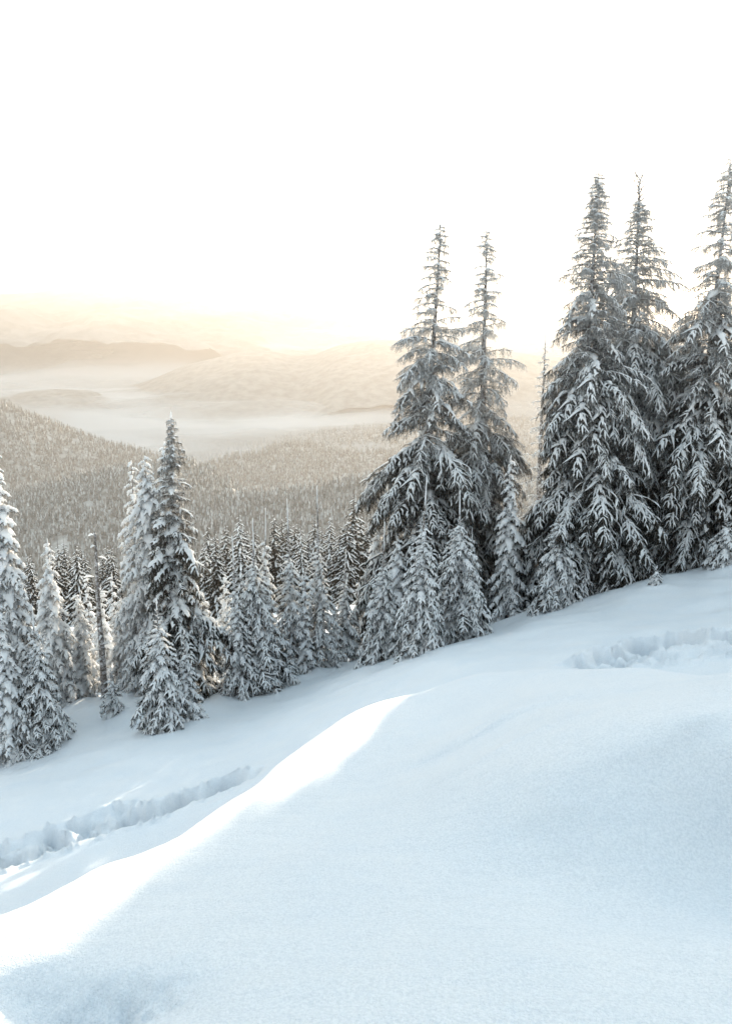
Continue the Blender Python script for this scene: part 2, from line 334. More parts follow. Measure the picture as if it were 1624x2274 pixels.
def bough(L, seed, a0, droop, width, snow, nstep, nln, nwd, hang, ntw, heavy=1.0, bare=.05):
    rng = np.random.RandomState(seed); mb = MB()
    ax, ad = curve_pts((0, 0, 0), (math.cos(R(a0)), rng.normal(0, .05), math.sin(R(a0))), L, 9, droop, rng, .07)
    tube(mb, ax, np.linspace(.016*L**.5+.004, .004, len(ax)), 5, 0)
    needles(mb, ax, nstep, nln, nwd, rng, 1, 2)
    cs = np.linspace(0, 1, len(ax))
    def at(s): return np.array([np.interp(s, cs, ax[:, k]) for k in range(3)]), np.array([np.interp(s, cs, ad[:, k]) for k in range(3)])
    # snow along the spine
    def coat(pts, r0, r1, rough=.12, skip=0, flat=.85, gap=.0):
        if rng.rand() < skip: return
        n = len(pts); g = np.gradient(pts, axis=0); slope = np.abs(g[:, 2])/(np.linalg.norm(g, axis=1)+1e-9)
        k = np.clip(1.15-.55*slope, .45, 1)
        rad = np.interp(np.linspace(0, 1, n), [0, .15, .8, 1], [r0*.7, r0, r1, r1*.45])*k*rng.uniform(.65, 1.3, n)
        cuts = [0]+[q for q in range(2, n-2) if rng.rand() < gap]+[n]
        for a, b in zip(cuts, cuts[1:]):
            if b-a < 2: continue
            rr = rad[a:b]*rng.uniform(.75, 1.25); pp = pts[a:b].copy()
            if len(cuts) > 2:
                rr = rr.copy(); rr[-1] *= .45; rr[0] *= .7; pp = pp+rng.normal(0, r0*.22, 3)*np.array([1, 1, .3])
            tube(mb, pp, rr, 7, 2, flat, .6, rng, rough)
    if snow > 0:
        fine = np.array([at(s)[0] for s in np.linspace(.02, .98, 13 if L < 1.2 else 20)])
        coat(fine, snow*(1.9 if L < 1.2 else 1.45)*heavy, snow*.9, .12, 0, .66, .26 if L > .8 else .12)
    for i in range(ntw):
        for sgn in (-1, 1):
            if rng.rand() < .08: continue
            s = .10+.86*(i+rng.uniform(-.3, .3)+.25*(sgn > 0))/ntw; s = min(max(s, .06), .97)
            p, d = at(s); side = np.cross(d, (0, 0, 1)); side /= np.linalg.norm(side); side *= sgn
            l = width*L*min(1, .45+s*2.2)*(1-s)**.65*(rng.uniform(.6, 1.25) if L < .8 else rng.uniform(.3, 1.35))+.06*L
            ang = R(rng.uniform(34, 68)); dd = d*math.cos(ang)+side*math.sin(ang)
            tp, td = curve_pts(p, dd, l, 4, droop*.5+rng.uniform(.0, .55 if L < .8 else 1.3), rng, .20 if L < .8 else .34)
            tube(mb, tp[:4], np.linspace(.006, .003, 4), 3, 0)
            needles(mb, tp, nstep, nln, nwd, rng, 1, 2)
            if snow > 0: coat(tp, snow*(1.15-.35*s)*rng.uniform(.75, 1.1), snow*.40, .12, bare)
            # side shoots on long twigs
            if l > .3:
                for q in range(int(l/.09)):
                    j = min(1+int(rng.rand()*3), 3); t2 = rng.rand(); pp = tp[j]*(1-t2)+tp[min(j+1, 4)]*t2
                    s2 = np.cross(td[j], (0, 0, 1)); s2 /= np.linalg.norm(s2)+1e-9; s2 *= rng.choice([-1, 1])
                    sp, _ = curve_pts(pp, td[j]*.7+s2*.7, l*.32*rng.uniform(.7, 1.3), 3, .6, rng, .1)
                    needles(mb, sp, nstep, nln, nwd, rng, 1, 2)
                    if snow > 0: coat(sp, snow*.62, snow*.35, .15, min(.9, .35+bare))
            # pendulous shoots under the twig
            if hang > 0:
                for q in range(int(2+l/.12)):
                    j = rng.randint(0, 4); t2 = rng.rand(); pp = tp[j]*(1-t2)+tp[j+1]*t2
                    sp, _ = curve_pts(pp, (rng.normal(0, .25), rng.normal(0, .25), -1), hang*rng.uniform(.4, 1.2), 3, .3, rng, .12)
                    needles(mb, sp, nstep*1.1, nln*.9, nwd, rng, 1, 2, .1)
    me = mb.mesh('bough', [M_BARK, M_NEEDLE, M_SNOW])
    return dict(me=me, reach=float(ax[-1, 0]), drop=float(-ax[-1, 2]), L=L)
LIB = {}
# young: laden, drooping; top: stiff short shoots; giant: long with hanging curtains; lush: heavy sunlit snow
LIB['top'] = [bough(.30, 11+i, 18, .25, .34, .017, .013, .028, .008, 0, 4) for i in range(4)]
LIB['young'] = [bough(L, 31+i, 5, 1.25, .34, .042, .014, .048, .010, .08, n, 1.15) for i, (L, n) in enumerate([(.5, 6), (.55, 6), (.9, 9), (1.0, 9), (1.4, 13), (1.5, 13)])]
LIB['giant'] = [bough(L, 51+i, 8, dr, .24, .058, .017, .065, .014, .28, n, 1.45, .27) for i, (L, n, dr) in enumerate([(.7, 6, .7), (.75, 6, .9), (1.3, 10, 1.1), (1.4, 10, 1.3), (2.1, 18, 1.3), (2.2, 18, 1.6), (2.9, 29, 1.4), (3.1, 31, 1.7)])]
LIB['high'] = [bough(L, 71+i, 10, dr, .34, .023, .016, .054, .012, .20, n, 1.1, .12) for i, (L, n, dr) in enumerate([(.32, 5, .5), (.36, 5, .7), (.6, 6, .6), (.65, 6, .8), (1.0, 9, .7), (1.1, 9, .9), (1.6, 12, .9), (1.7, 12, 1.1)])]
LIB['lush'] = [bough(L, 91+i, 4, 1.2, .32, .075, .018, .055, .013, .14, n, 1.2) for i, (L, n) in enumerate([(.55, 5), (1.0, 8), (1.1, 8), (1.7, 12), (1.9, 12)])]

def trunk_mesh(H, r0, rng, lean=0.0, mat=None, tip=.006):
    mb = MB(); n = 14; z = np.linspace(-.5, H, n); w = rng.uniform(-1, 1, 2)*lean
    pts = np.stack([w[0]*(z/H)**2*H*.05+.012*H*.2*np.sin(z*1.3/H*6), w[1]*(z/H)**2*H*.05, z], 1)
    rad = np.maximum(tip, r0*(1-np.clip(z, 0, H)/H)**.9+tip); tube(mb, pts, rad, 8, 0, up=(0, 1, 0), flat=1)
    for i in range(1): pass
    return mb.mesh('trunk', [mat or M_BARKF]), pts
def spike(parent, pts, r, seg, rng):
    """the year's leader, standing free above the top boughs, coated in rime"""
    mb = MB(); tube(mb, pts, np.linspace(r*1.2, r*.7, len(pts)), 6, 0, rng=rng, rough=.15, up=(0, 1, 0))
    return link('leader', mb.mesh('leader', [M_SNOW]), parent)

_pl = {}; TIP = {}
def place(px, top, base, Y):
    Y = MY(Y) if Y else Y
    k = (px, top, base, Y)
    if k not in _pl:
        x0, zt = ray(px, top)
        if Y is None: x, Y, z = hit(px, base, 13.5)
        else: x = ray(px, top)[0]*Y; z = ground(x, Y)
        _pl[k] = (x, Y, z, zt*Y-z)
    return _pl[k]
def spruce(px, top, base, Y, hw, kind, label, group, seed, frost_glare=.15, n=70, prof=.8, leader=.10, name='spruce_tree', bare=0, rot=0, mound=None, hmin=.02, category='spruce tree', clear=0.0, density=1.0, dead_top=0):
    rng = np.random.RandomState(seed)
    # base may be given as a pixel row on the visible slope, or None when it stands out of sight
    x, Y, z, H = place(px, top, base, Y)
    scale = Y*math.hypot(1, 0)/FPX; Rm = hw*scale*1.15
    root = link(name, None, label=label, category=category); root.location = (x, Y, z); root.rotation_euler = (rng.normal(0, .008)*(H < 9), rng.normal(0, .008)*(H < 9), 0)
    if group: root['group'] = group
    tm, tp = trunk_mesh(H, max(.02, H*.014), rng, .4, M_BARKF); t = link('trunk', tm, root)
    zt_ = H*(1-leader)
    TIP[(px, top)] = Vector(tp[-1])
    # whorls from the top of the crown down
    hs = []; zc = zt_; lo = H*clear+hmin*H
    gaps = 5
    tot = int(n*(1.45 if kind == 'giant' else 1.2))
    u = np.linspace(0, 1, tot)**(1.05 if kind in ('giant', 'high') else .9)
    phi = rng.rand()*6.28
    for i, q in enumerate(u):
        h = q                                   # 0 top, 1 bottom
        zb = zt_-(zt_-lo)*h
        Rr = Rm*((h**prof)*.94+.06)*rng.uniform(.78, 1.12)
        if kind in ('giant', 'high') : Rr *= 1+.22*math.sin(h*23+seed)*min(1, h*4)*.8
        Rr *= 1+(.26 if kind in ('giant', 'high') else .16)*float(noise2(h*7+seed*3.1, math.sin(phi)*1.3+seed))+.12*math.cos(phi-seed)*(kind != 'young')
        if kind in ('giant', 'high') and .04 < h < .6 and rng.rand() < .12: phi += 2.4; continue
        if kind == 'young': Rr *= .92+.20*h
        if kind == 'young': lib = LIB['top'] if Rr < .2 and h < .25 else LIB['young']
        elif kind == 'giant': lib = LIB['high'] if h < .42+.1*rng.randn() else LIB['giant']
        elif kind == 'lush': lib = LIB['lush']
        else: lib = LIB['high']
        dd = [abs(math.log(max(Rr, .08)/b['reach'])) for b in lib]; mn = min(dd); b = lib[rng.choice([k for k, v in enumerate(dd) if v < mn+.12])]
        s = max(Rr, .08)/b['reach']; s = min(max(s, .45), 1.25)
        pitch = R(18*(1-h)-8*h+rng.normal(0, 5)) if kind == 'young' else R(8*(1-h)-9*h+rng.normal(0, 6))
        phi += 2.399963+rng.normal(0, .25)
        zz = zb+b['drop']*s*(.35 if kind == 'young' else .3)
        zz = min(zz, H*(1-leader*.4))
        br = bpy.data.objects.new('branch', b['me']); COL.objects.link(br); br.parent = root
        lx = np.interp(zz, tp[:, 2], tp[:, 0]); ly = np.interp(zz, tp[:, 2], tp[:, 1])
        br.location = (lx, ly, zz); br.rotation_euler = Matrix.Rotation(phi, 3, 'Z').to_4x4().to_euler() if 0 else (rng.normal(0, .12), -pitch, phi)
        br.rotation_mode = 'XYZ'; br.scale = (s, s*rng.uniform(.9, 1.15), s*rng.uniform(.9, 1.1))
        paleness = frost_glare+.34*min(1, max(0, (.8-h)/.6))*(kind in ('giant', 'high')); br.color = (paleness, paleness, paleness, 1)  # upper crown paler: sun glare painted into the frosted needle colour
    if leader > 0:
        k = np.linspace(zt_+(H-zt_)*.15, H, 6); pts = np.stack([np.interp(k, tp[:, 2], tp[:, 0]), np.interp(k, tp[:, 2], tp[:, 1]), k], 1)
        spike(root, pts, .019 if H < 7 else .024, 5, rng)
    return root

# ------------------------------------------------------------------ where the trees of the slope stand
# px, top row, base row (or None), depth (or None), half width at the foot, kind, label, group, options
GA = 'tall spruces on the right of the slope'; GB = 'young spruces along the edge of the slope'; GC = 'sunlit spruces on the left'
T = [
 (958, 478, None, 24.5, 150, 'giant', 'tall frosted spruce, the leftmost of the tall ones, standing behind the row of young spruces', GA, dict(n=150, frost_glare=.16, prof=.72, leader=.02)),
 (1089, 485, None, 27.0, 150, 'giant', 'slender tall spruce with long snowy boughs reaching right, second from left of the tall ones', GA, dict(n=135, frost_glare=.24, prof=.75, leader=.03)),
 (1331, 365, None, 23.0, 160, 'giant', 'massive spruce with the widest snow-laden skirt, left of the sun', GA, dict(n=215, frost_glare=.17, prof=.80, leader=.02)),
 (1437, 395, None, 26.5, 225, 'giant', 'tall spruce with a broken top of bare twigs just left of the sun', GA, dict(n=200, frost_glare=.20, prof=.85, leader=.05, dead_top=1)),
 (1611, 340, None, 23.5, 150, 'giant', 'tall dark spruce cut by the right edge, right of the sun', GA, dict(n=165, frost_glare=.18, prof=.80, leader=.02)),
 (1530, 690, None, 28.5, 190, 'giant', 'lower broad spruce filling the gap under the sun', GA, dict(n=120, frost_glare=.22, prof=.8, leader=.02)),
 (1770, 420, None, 25.5, 170, 'giant', 'tall spruce just beyond the right edge, beside the dark one', GA, dict(n=110, frost_glare=.18, prof=.8, leader=.02)),
 (1935, 380, None, 24.5, 170, 'giant', 'tall spruce well beyond the right edge', GA, dict(n=110, frost_glare=.18, prof=.8, leader=.02)),
 (1385, 600, None, 29.5, 150, 'giant', 'half hidden spruce behind the massive spruce and the broken-topped one', GA, dict(n=120, frost_glare=.22, prof=.8, leader=.02)),
 (1213, 738, None, 38.0, 84, 'high', 'pale distant spruce tip rising in the gap between two pairs of tall spruces', None, dict(n=80, frost_glare=.30, leader=.04)),
 (1140, 1010, None, 22.5, 62, 'lush', 'narrow half-grown spruce in front of the second tall spruce', None, dict(n=70, frost_glare=.06, leader=.05)),
 (1180, 1190, None, 23.5, 60, 'lush', 'small dark spruce squeezed in at the left foot of the massive spruce', None, dict(n=46, frost_glare=.04, leader=.05)),
 (885, 1190, None, 22.5, 62, 'lush', 'half-grown spruce half hidden at the left foot of the leftmost tall spruce', None, dict(n=56, frost_glare=.08, leader=.05)),
 (842, 1130, None, 26.0, 60, 'lush', 'bright sunlit spruce behind the row, left of the leftmost tall spruce', None, dict(n=64, frost_glare=.14, leader=.03)),
 (1050, 1170, None, 23.0, 42, 'lush', 'thin young spruce behind the pair of leafy young spruces', None, dict(n=40, frost_glare=.1, leader=.14)),
 # the dark one and its neighbours
 (402, 915, 1560, None, 104, 'giant', 'tallest dark spruce on the left with thick snow on its lower boughs', None, dict(n=130, frost_glare=.06, prof=.80, leader=.025)),
 (352, 980, None, 21.5, 100, 'lush', 'slim sunlit spruce top just left of the tallest dark spruce', GC, dict(n=90, frost_glare=0.44, leader=.02)),  # sunlit group: backlight glare painted in as paler needles
 (318, 1010, None, 21.0, 104, 'lush', 'broad blazing white sunlit spruce left of the tallest dark spruce', GC, dict(n=115, frost_glare=0.47, prof=.75, leader=.02)),
 (290, 1022, None, 22.5, 70, 'lush', 'snow-crusted leaning spruce at the far left of the bright white cluster', GC, dict(n=60, frost_glare=0.42, leader=.02)),
 (-8, 1000, None, 15.0, 78, 'lush', 'tall sunlit spruce cut by the left edge', GC, dict(n=120, frost_glare=0.38, prof=.6, leader=.02)),
 (100, 1195, None, 21.0, 62, 'lush', 'white sunlit spruce with a ragged candelabra top near the left edge', GC, dict(n=75, frost_glare=0.47, leader=.05)),
 (38, 1240, None, 16.5, 58, 'lush', 'sunlit spruce between the left edge tree and the ragged white one', GC, dict(n=70, frost_glare=0.42, leader=.08)),
 (-4, 1330, None, 13.6, 60, 'lush', 'low sunlit spruce at the left edge beside the first blue-shaded spruce', GC, dict(n=60, frost_glare=0.37, leader=.05)),
 (172, 1318, None, 22.5, 50, 'lush', 'squat snow-smothered white spruce left of the bare pole', GC, dict(n=55, frost_glare=0.42, leader=.04)),
 (222, 1300, None, 26.0, 44, 'lush', 'white young spruce directly behind the bare pole', GC, dict(n=45, frost_glare=0.47, leader=.05)),
 (268, 1325, None, 23.0, 48, 'lush', 'squat sunlit spruce above the tiny sapling', GC, dict(n=55, frost_glare=0.42, leader=.06)),
 (145, 1400, None, 21.5, 40, 'lush', 'small sunlit spruce behind the first blue-shaded spruce', GC, dict(n=40, frost_glare=0.42, leader=.05)),
 (70, 1420, None, 18.0, 36, 'lush', 'little white spruce peeping out left of the first blue-shaded spruce', GC, dict(n=34, frost_glare=0.42, leader=.05)),
 # blue-shaded young ones in front
 (98, 1345, 1668, None, 72, 'young', 'blue-shaded young spruce at the far left of the slope with a thin bare leader', GB, dict(n=95, frost_glare=.05, leader=.17)),
 (252, 1482, 1592, None, 32, 'young', 'tiny waist-high sapling alone in the snow', None, dict(n=30, frost_glare=.08, leader=.06, name='spruce_sapling')),
 (366, 1330, 1622, None, 68, 'young', 'squat young spruce in front of the tallest dark spruce', GB, dict(n=90, frost_glare=.05, leader=.10)),
 (408, 1400, None, 13.8, 42, 'young', 'small spruce tucked behind the right side of the squat young one', GB, dict(n=50, frost_glare=.05, leader=.05)),
 (524, 1190, None, 17.2, 46, 'young', 'thin leaning spruce with bare leader at the left end of the middle row', GB, dict(n=70, frost_glare=.07, leader=.16)),
 (573, 1150, 1545, None, 84, 'young', 'broad blue-shaded spruce, the largest at the left end of the middle row', GB, dict(n=125, frost_glare=.05, leader=.20)),
 (581, 1128, None, 20.5, 50, 'lush', 'white sunlit spruce with frosted spike behind the broad blue-shaded one', None, dict(n=55, frost_glare=.2, leader=.2)),
 (648, 1110, 1512, None, 60, 'young', 'slim spruce, second of the middle row from the left', GB, dict(n=95, frost_glare=.06, leader=.21)),
 (673, 1270, None, 19.5, 30, 'lush', 'little sunlit spruce between the second and third of the middle row', None, dict(n=30, frost_glare=.15, leader=.08)),
 (711, 1080, 1493, None, 54, 'young', 'narrow spruce with the tallest bare leader in the middle row', GB, dict(n=95, frost_glare=.07, leader=.22)),
 (762, 1218, 1478, None, 44, 'young', 'short rounded spruce smothered in snow, right of the one with the tallest leader', GB, dict(n=70, frost_glare=.06, leader=.18)),
 (848, 1160, 1466, None, 54, 'young', 'conical young spruce left of the pair of leafy ones', GB, dict(n=85, frost_glare=.06, leader=.22)),
 (930, 1060, 1452, None, 60, 'young', 'left one of the leafy pair of young spruces below the leftmost tall spruce', GB, dict(n=100, frost_glare=.07, leader=.18)),
 (1016, 1090, 1425, None, 82, 'young', 'right and wider one of the leafy pair of young spruces', GB, dict(n=115, frost_glare=.06, leader=.18)),
 (1110, 1150, 1392, None, 62, 'young', 'dark-flanked young spruce right of the leafy pair', GB, dict(n=80, frost_glare=.05, leader=.12)),
 (1232, 1095, 1362, None, 62, 'young', 'young spruce nestled into the left skirt of the massive spruce', GB, dict(n=85, frost_glare=.05, leader=.17)),
 (1503, 1118, 1277, None, 44, 'young', 'small spruce with a cross-shaped bare top near the right end', GB, dict(n=46, frost_glare=.06, leader=.30)),
 (1612, 1150, None, 19.5, 50, 'young', 'small snowy spruce cut by the right edge at the foot of the dark one', GB, dict(n=45, frost_glare=.05, leader=.05)),
 (1453, 1255, 1303, None, 20, 'young', 'tiny sapling top peeping over the snow crest', None, dict(n=14, frost_glare=.1, leader=.15, name='spruce_sapling')),
]
POLE = (208, 1188, None, 21.5)
for t in T:
    x, Y, z, H = place(*t[:4]); TREES.append((x, Y, max(.25, t[4]*Y/FPX*.75), .05 if H < 5 else .14))
build_ground()

# ------------------------------------------------------------------ hills, forest on them, valley fog
def ridge(name, prof, D, front, drop, mat, amp, nsc, tree_h=0, back=.5, wob=.0, res=(360, 60)):
    """a wooded ridge: crest through the photograph's points at distance D, falling towards the viewer"""
    xs = np.array([p[0] for p in prof], float); ys = np.array([p[1] for p in prof], float)
    pxs = np.linspace(xs[0], xs[-1], res[0]); py = np.interp(pxs, xs, ys)
    k = np.ones(9)/9; pp = np.pad(py, 4, mode='edge'); py = np.convolve(pp, k, 'valid')
    u = np.linspace(-1, back, res[1])
    A, B = np.meshgrid(np.arange(len(pxs)), u, indexing='ij')
    a = (pxs-812)/FPX; v = (1136.5-py)/FPX; den = math.cos(PITCH)+v*math.sin(PITCH)
    ax = a/den; az = (-math.sin(PITCH)+v*math.cos(PITCH))/den
    Dc = D*(1+wob*np.sin(np.linspace(0, 5, len(pxs))))
    y = Dc[A]+B*front; x = ax[A]*(Dc[A]+B*front*.25); zc = az[A]*Dc[A]-tree_h*.8
    z = zc-drop*np.where(B < 0, np.abs(B)**1.35, (B/back)**1.5*.8)
    z = z+amp*(fbm(x*nsc, y*nsc, 5)-.9*np.abs(fbm(x*nsc*1.7+40, y*nsc*1.7, 5))+.3)*np.clip(np.abs(B)*3+.12, 0, 1)
    V = np.stack([x, y, z], -1).reshape(-1, 3)
    link(name, grid_mesh(name, V, len(pxs), res[1], [mat]), kind='structure')
    return V.reshape(len(pxs), res[1], 3)
def tiny_spruce(seed, tiers=4, sides=5):
    """unit-high spruce: tiers of ragged skirts, dark below and snow above"""
    rng = np.random.RandomState(seed); V = []; F = []; M = []
    for t in range(tiers):
        zt = 1-.14*t*(5/tiers); zb = 1-.98*(t+1)/tiers+.02; r = .16*((t+1)/tiers)**.8*rng.uniform(.85, 1.15); n0 = len(V)
        V.append((0, 0, min(1, zt+.06)))
        for k in range(sides):
            a = 2*math.pi*(k+rng.uniform(-.3, .3))/sides; q = r*rng.uniform(.7, 1.25); V.append((q*math.cos(a), q*math.sin(a), zb+rng.uniform(-.04, .03)))
        for k in range(sides): F.append((n0, n0+1+k, n0+1+(k+1) % sides)); M.append(1 if rng.rand() < .27 else 0)
    return np.array(V), np.array(F), np.array(M)
PROTO = [tiny_spruce(300+i) for i in range(6)]
def forest(name, G, n, h, seed, label, umax=.66, hv=.5, clump=.02):
    rng = np.random.RandomState(seed); nu, nv, _ = G.shape; Vs = []; Fs = []; Ms = []; off = 0
    a = rng.rand(n)*(nu-1.01); b = rng.rand(n)*(nv-1.01)*umax/.66*.72
    ia = a.astype(int); ib = b.astype(int); fa = (a-ia)[:, None]; fb = (b-ib)[:, None]
    Pp = (G[ia, ib]*(1-fa)*(1-fb)+G[ia+1, ib]*fa*(1-fb)+G[ia, ib+1]*(1-fa)*fb+G[ia+1, ib+1]*fa*fb)
    keep = fbm(Pp[:, 0]*clump, Pp[:, 1]*clump, 3) > -.75; Pp = Pp[keep]
    pi = rng.randint(0, len(PROTO), len(Pp))
    for k, (V, F, M) in enumerate(PROTO):
        Q = Pp[pi == k]; m = len(Q); an = rng.rand(m)*6.28; s = h*(1+rng.uniform(-hv, hv, m)); w = s*rng.uniform(.85, 1.35, m)
        ca, sa = np.cos(an)[:, None], np.sin(an)[:, None]
        X = (V[:, 0]*ca-V[:, 1]*sa)*w[:, None]+Q[:, 0:1]; Yy = (V[:, 0]*sa+V[:, 1]*ca)*w[:, None]+Q[:, 1:2]; Z = V[:, 2]*s[:, None]+Q[:, 2:3]-.3
        Vs.append(np.stack([X, Yy, Z], -1).reshape(-1, 3)); Fs.append((F[None]+(np.arange(m)*len(V))[:, None, None]).reshape(-1, 3)+off); Ms.append(np.tile(M, m)); off += m*len(V)
    me = tri_mesh(name, np.concatenate(Vs), np.concatenate(Fs), np.concatenate(Ms), [M_FAR_NEEDLE, M_FAR_SNOW])
    link(name, me, label=label, category='forest', kind='stuff')
g = ridge('near_forest_hill', [(380,1100),(470,1098),(600,1090),(700,1076),(860,1050),(1100,1035),(1300,1040),(1800,1030)], 480, 230, 60, M_HILL, 5, .012, 6)
forest('wooded_slope', g, 13000, 6.5, 1, 'wooded valley slope behind the middle row of young spruces')
g = ridge('left_forest_hill', [(-700,1200),(-250,1150),(20,1093),(100,1072),(200,1047),(300,1025),(400,1015),(480,1050),(560,1100),(640,1150)], 560, 290, 80, M_HILL, 6, .012, 6)
forest('wooded_spur', g, 15000, 6.5, 2, 'darker wooded spur sloping up to the right behind the left spruces')
g = ridge('high_left_hill', [(-900,600),(-300,780),(0,890),(60,916),(150,952),(230,977),(300,994),(380,1022),(470,1072),(600,1130)], 1000, 430, 150, M_HILL, 9, .008, 6.5)
forest('wooded_hillside', g, 15000, 9, 3, 'pale wooded hillside rising at the left edge', clump=.012)
g = ridge('mid_hill', [(330,1075),(430,1040),(500,1016),(560,1005),(630,985),(690,985),(740,1002),(880,1002),(1100,990),(1500,980),(1900,985)], 1200, 420, 100, M_HILL, 8, .008, 6)
forest('wooded_knoll', g, 13000, 10, 4, 'hazy wooded knoll in the middle of the valley', clump=.012)
g = ridge('valley_spur', [(380,1010),(520,990),(640,968),(730,955),(870,943),(1100,935),(1500,930),(2000,930)], 1650, 480, 80, M_HILL, 8, .005)
forest('wooded_far_spur', g, 9000, 10, 5, 'faint wooded spur beyond the hazy knoll', clump=.01)
g = ridge('low_left_hill', [(-700,900),(-200,885),(0,884),(60,868),(120,864),(210,868),(262,900),(302,950),(330,990),(380,1040)], 2000, 520, 100, M_FARHILL, 9, .005)
ridge('middle_hill', [(150,905),(256,866),(330,845),(407,812),(494,790),(540,780),(600,778),(650,789),(690,791),(755,764),(842,753),(895,755),(1000,762),(1200,790),(1500,800),(2000,790)], 2400, 650, 150, M_FARHILL, 7, .005, res=(400, 110))
ridge('mountain_front', [(-800,660),(-200,690),(0,676),(70,673),(151,693),(215,687),(325,679),(420,690),(520,700),(640,724),(760,736),(880,744),(1100,740),(1500,745),(2000,740)], 3250, 700, 140, M_MOUNT, 22, .004, res=(500, 140))
ridge('mountain_range', [(-900,640),(-400,660),(0,658),(64,653),(122,640),(157,647),(197,636),(250,647),(308,640),(348,639),(395,651),(441,650),(465,658),(523,655),(563,657),(616,673),(650,678),(691,679),(761,668),(802,682),(871,711),(930,728),(1000,735),(1200,740),(1500,730),(2000,700)], 3900, 750, 230, M_MOUNT, 28, .003, res=(700, 140))
def fog_mat():
    m, n, b = new_mat('valley_fog'); n.nodes.remove(b); out = n.nodes['Material Output']
    d = node(n, 'ShaderNodeBsdfDiffuse'); d.inputs[0].default_value = (.93, .93, .93, 1)
    tl = node(n, 'ShaderNodeBsdfTranslucent'); tl.inputs[0].default_value = (.93, .93, .93, 1)
    tr = node(n, 'ShaderNodeBsdfTransparent'); m1 = node(n, 'ShaderNodeMixShader'); m1.inputs[0].default_value = .35; m2 = node(n, 'ShaderNodeMixShader')
    tc = node(n, 'ShaderNodeTexCoord'); mp = node(n, 'ShaderNodeMapping'); mp.inputs['Scale'].default_value = (.0022, .005, .01); n.links.new(tc.outputs['Object'], mp.inputs[0])
    t = tex_noise(n, 1.0, 2, .45, mp.outputs[0])
    r = node(n, 'ShaderNodeMapRange'); r.inputs[1].default_value = .42; r.inputs[2].default_value = .58; r.inputs[3].default_value = .10; r.inputs[4].default_value = .42
    n.links.new(t.outputs[0], r.inputs[0]); n.links.new(r.outputs[0], m2.inputs[0])
    n.links.new(d.outputs[0], m1.inputs[1]); n.links.new(tl.outputs[0], m1.inputs[2]); n.links.new(tr.outputs[0], m2.inputs[1]); n.links.new(m1.outputs[0], m2.inputs[2]); n.links.new(m2.outputs[0], out.inputs[0])
    return m
M_FOG = fog_mat()
_vy = [1100, 1500, 1650, 1800, 2100, 2400, 2650, 2900, 3900, 5600]; _vz = [W(812, r, y)[2] for r, y in zip((1110, 1015, 962, 918, 886, 868, 800, 748, 738, 728), _vy)]
def valley_z(y): return np.interp(y, [0]+_vy, [-190]+_vz)
def sheet(name, dz, mats, y0=300, y1=6200, xw=.95, amp=6, kind='structure', **tags):
    ys = np.geomspace(y0, y1, 160); us = np.linspace(-xw, xw, 160); A, B = np.meshgrid(us, ys, indexing='ij')
    x = (A*(B+300)).ravel(); y = B.ravel(); z = valley_z(y)+dz+amp*fbm(x*.0035+dz, y*.0028, 5)
    link(name, grid_mesh(name, np.stack([x, y, z], 1), 160, 160, mats), kind=kind, **tags)
sheet('valley_floor', -22, [M_HILL])
for i in range(7): sheet('fog_bank', -14+6*i, [M_FOG], y0=1250, y1=5200, amp=11, kind='stuff', label='white fog lying in the valley between the hills', category='fog')
# open land around and behind, out to the horizon
def land():
    az = np.linspace(-180, 180, 121); rr = np.geomspace(380, 6800, 40); A, B = np.meshgrid(np.radians(az), rr, indexing='ij')
    x = (np.sin(A)*B).ravel(); y = (np.cos(A)*B).ravel(); front = np.clip((np.cos(np.arctan2(x, y))-.4)/.3, 0, 1)
    side = -60-.05*np.hypot(x, y)*(x < 0)+8*fbm(x*.002, y*.002, 4)
    z = np.where(front > 0, front*(-235)+(1-front)*np.maximum(side, -235), np.maximum(side, -235))
    link('lowland', grid_mesh('lowland', np.stack([x, y, z], 1), 121, 40, [M_HILL], True), kind='structure')
land()

# ------------------------------------------------------------------ haze in the air
def haze():
    me = bpy.data.meshes.new('haze'); x0, x1, y0, y1, z0, z1 = -7000, 7000, -7000, 7000, -262, 352
    v = [(x, y, z) for x in (x0, x1) for y in (y0, y1) for z in (z0, z1)]
    me.from_pydata(v, [], [(0,1,3,2),(4,6,7,5),(0,4,5,1),(2,3,7,6),(0,2,6,4),(1,5,7,3)])
    m = bpy.data.materials.new('haze_air'); m.use_nodes = True; n = m.node_tree; n.nodes.clear()
    out = n.nodes.new('ShaderNodeOutputMaterial'); p = n.nodes.new('ShaderNodeVolumePrincipled')
    p.inputs['Color'].default_value = (.53, .49, .455, 1); p.inputs['Density'].default_value = HAZE_DENSITY; p.inputs['Anisotropy'].default_value = HAZE_G
    n.links.new(p.outputs[0], out.inputs['Volume']); me.materials.append(m)
    link('haze', me, kind='stuff', label='pale warm haze filling the valley air', category='haze')
haze()

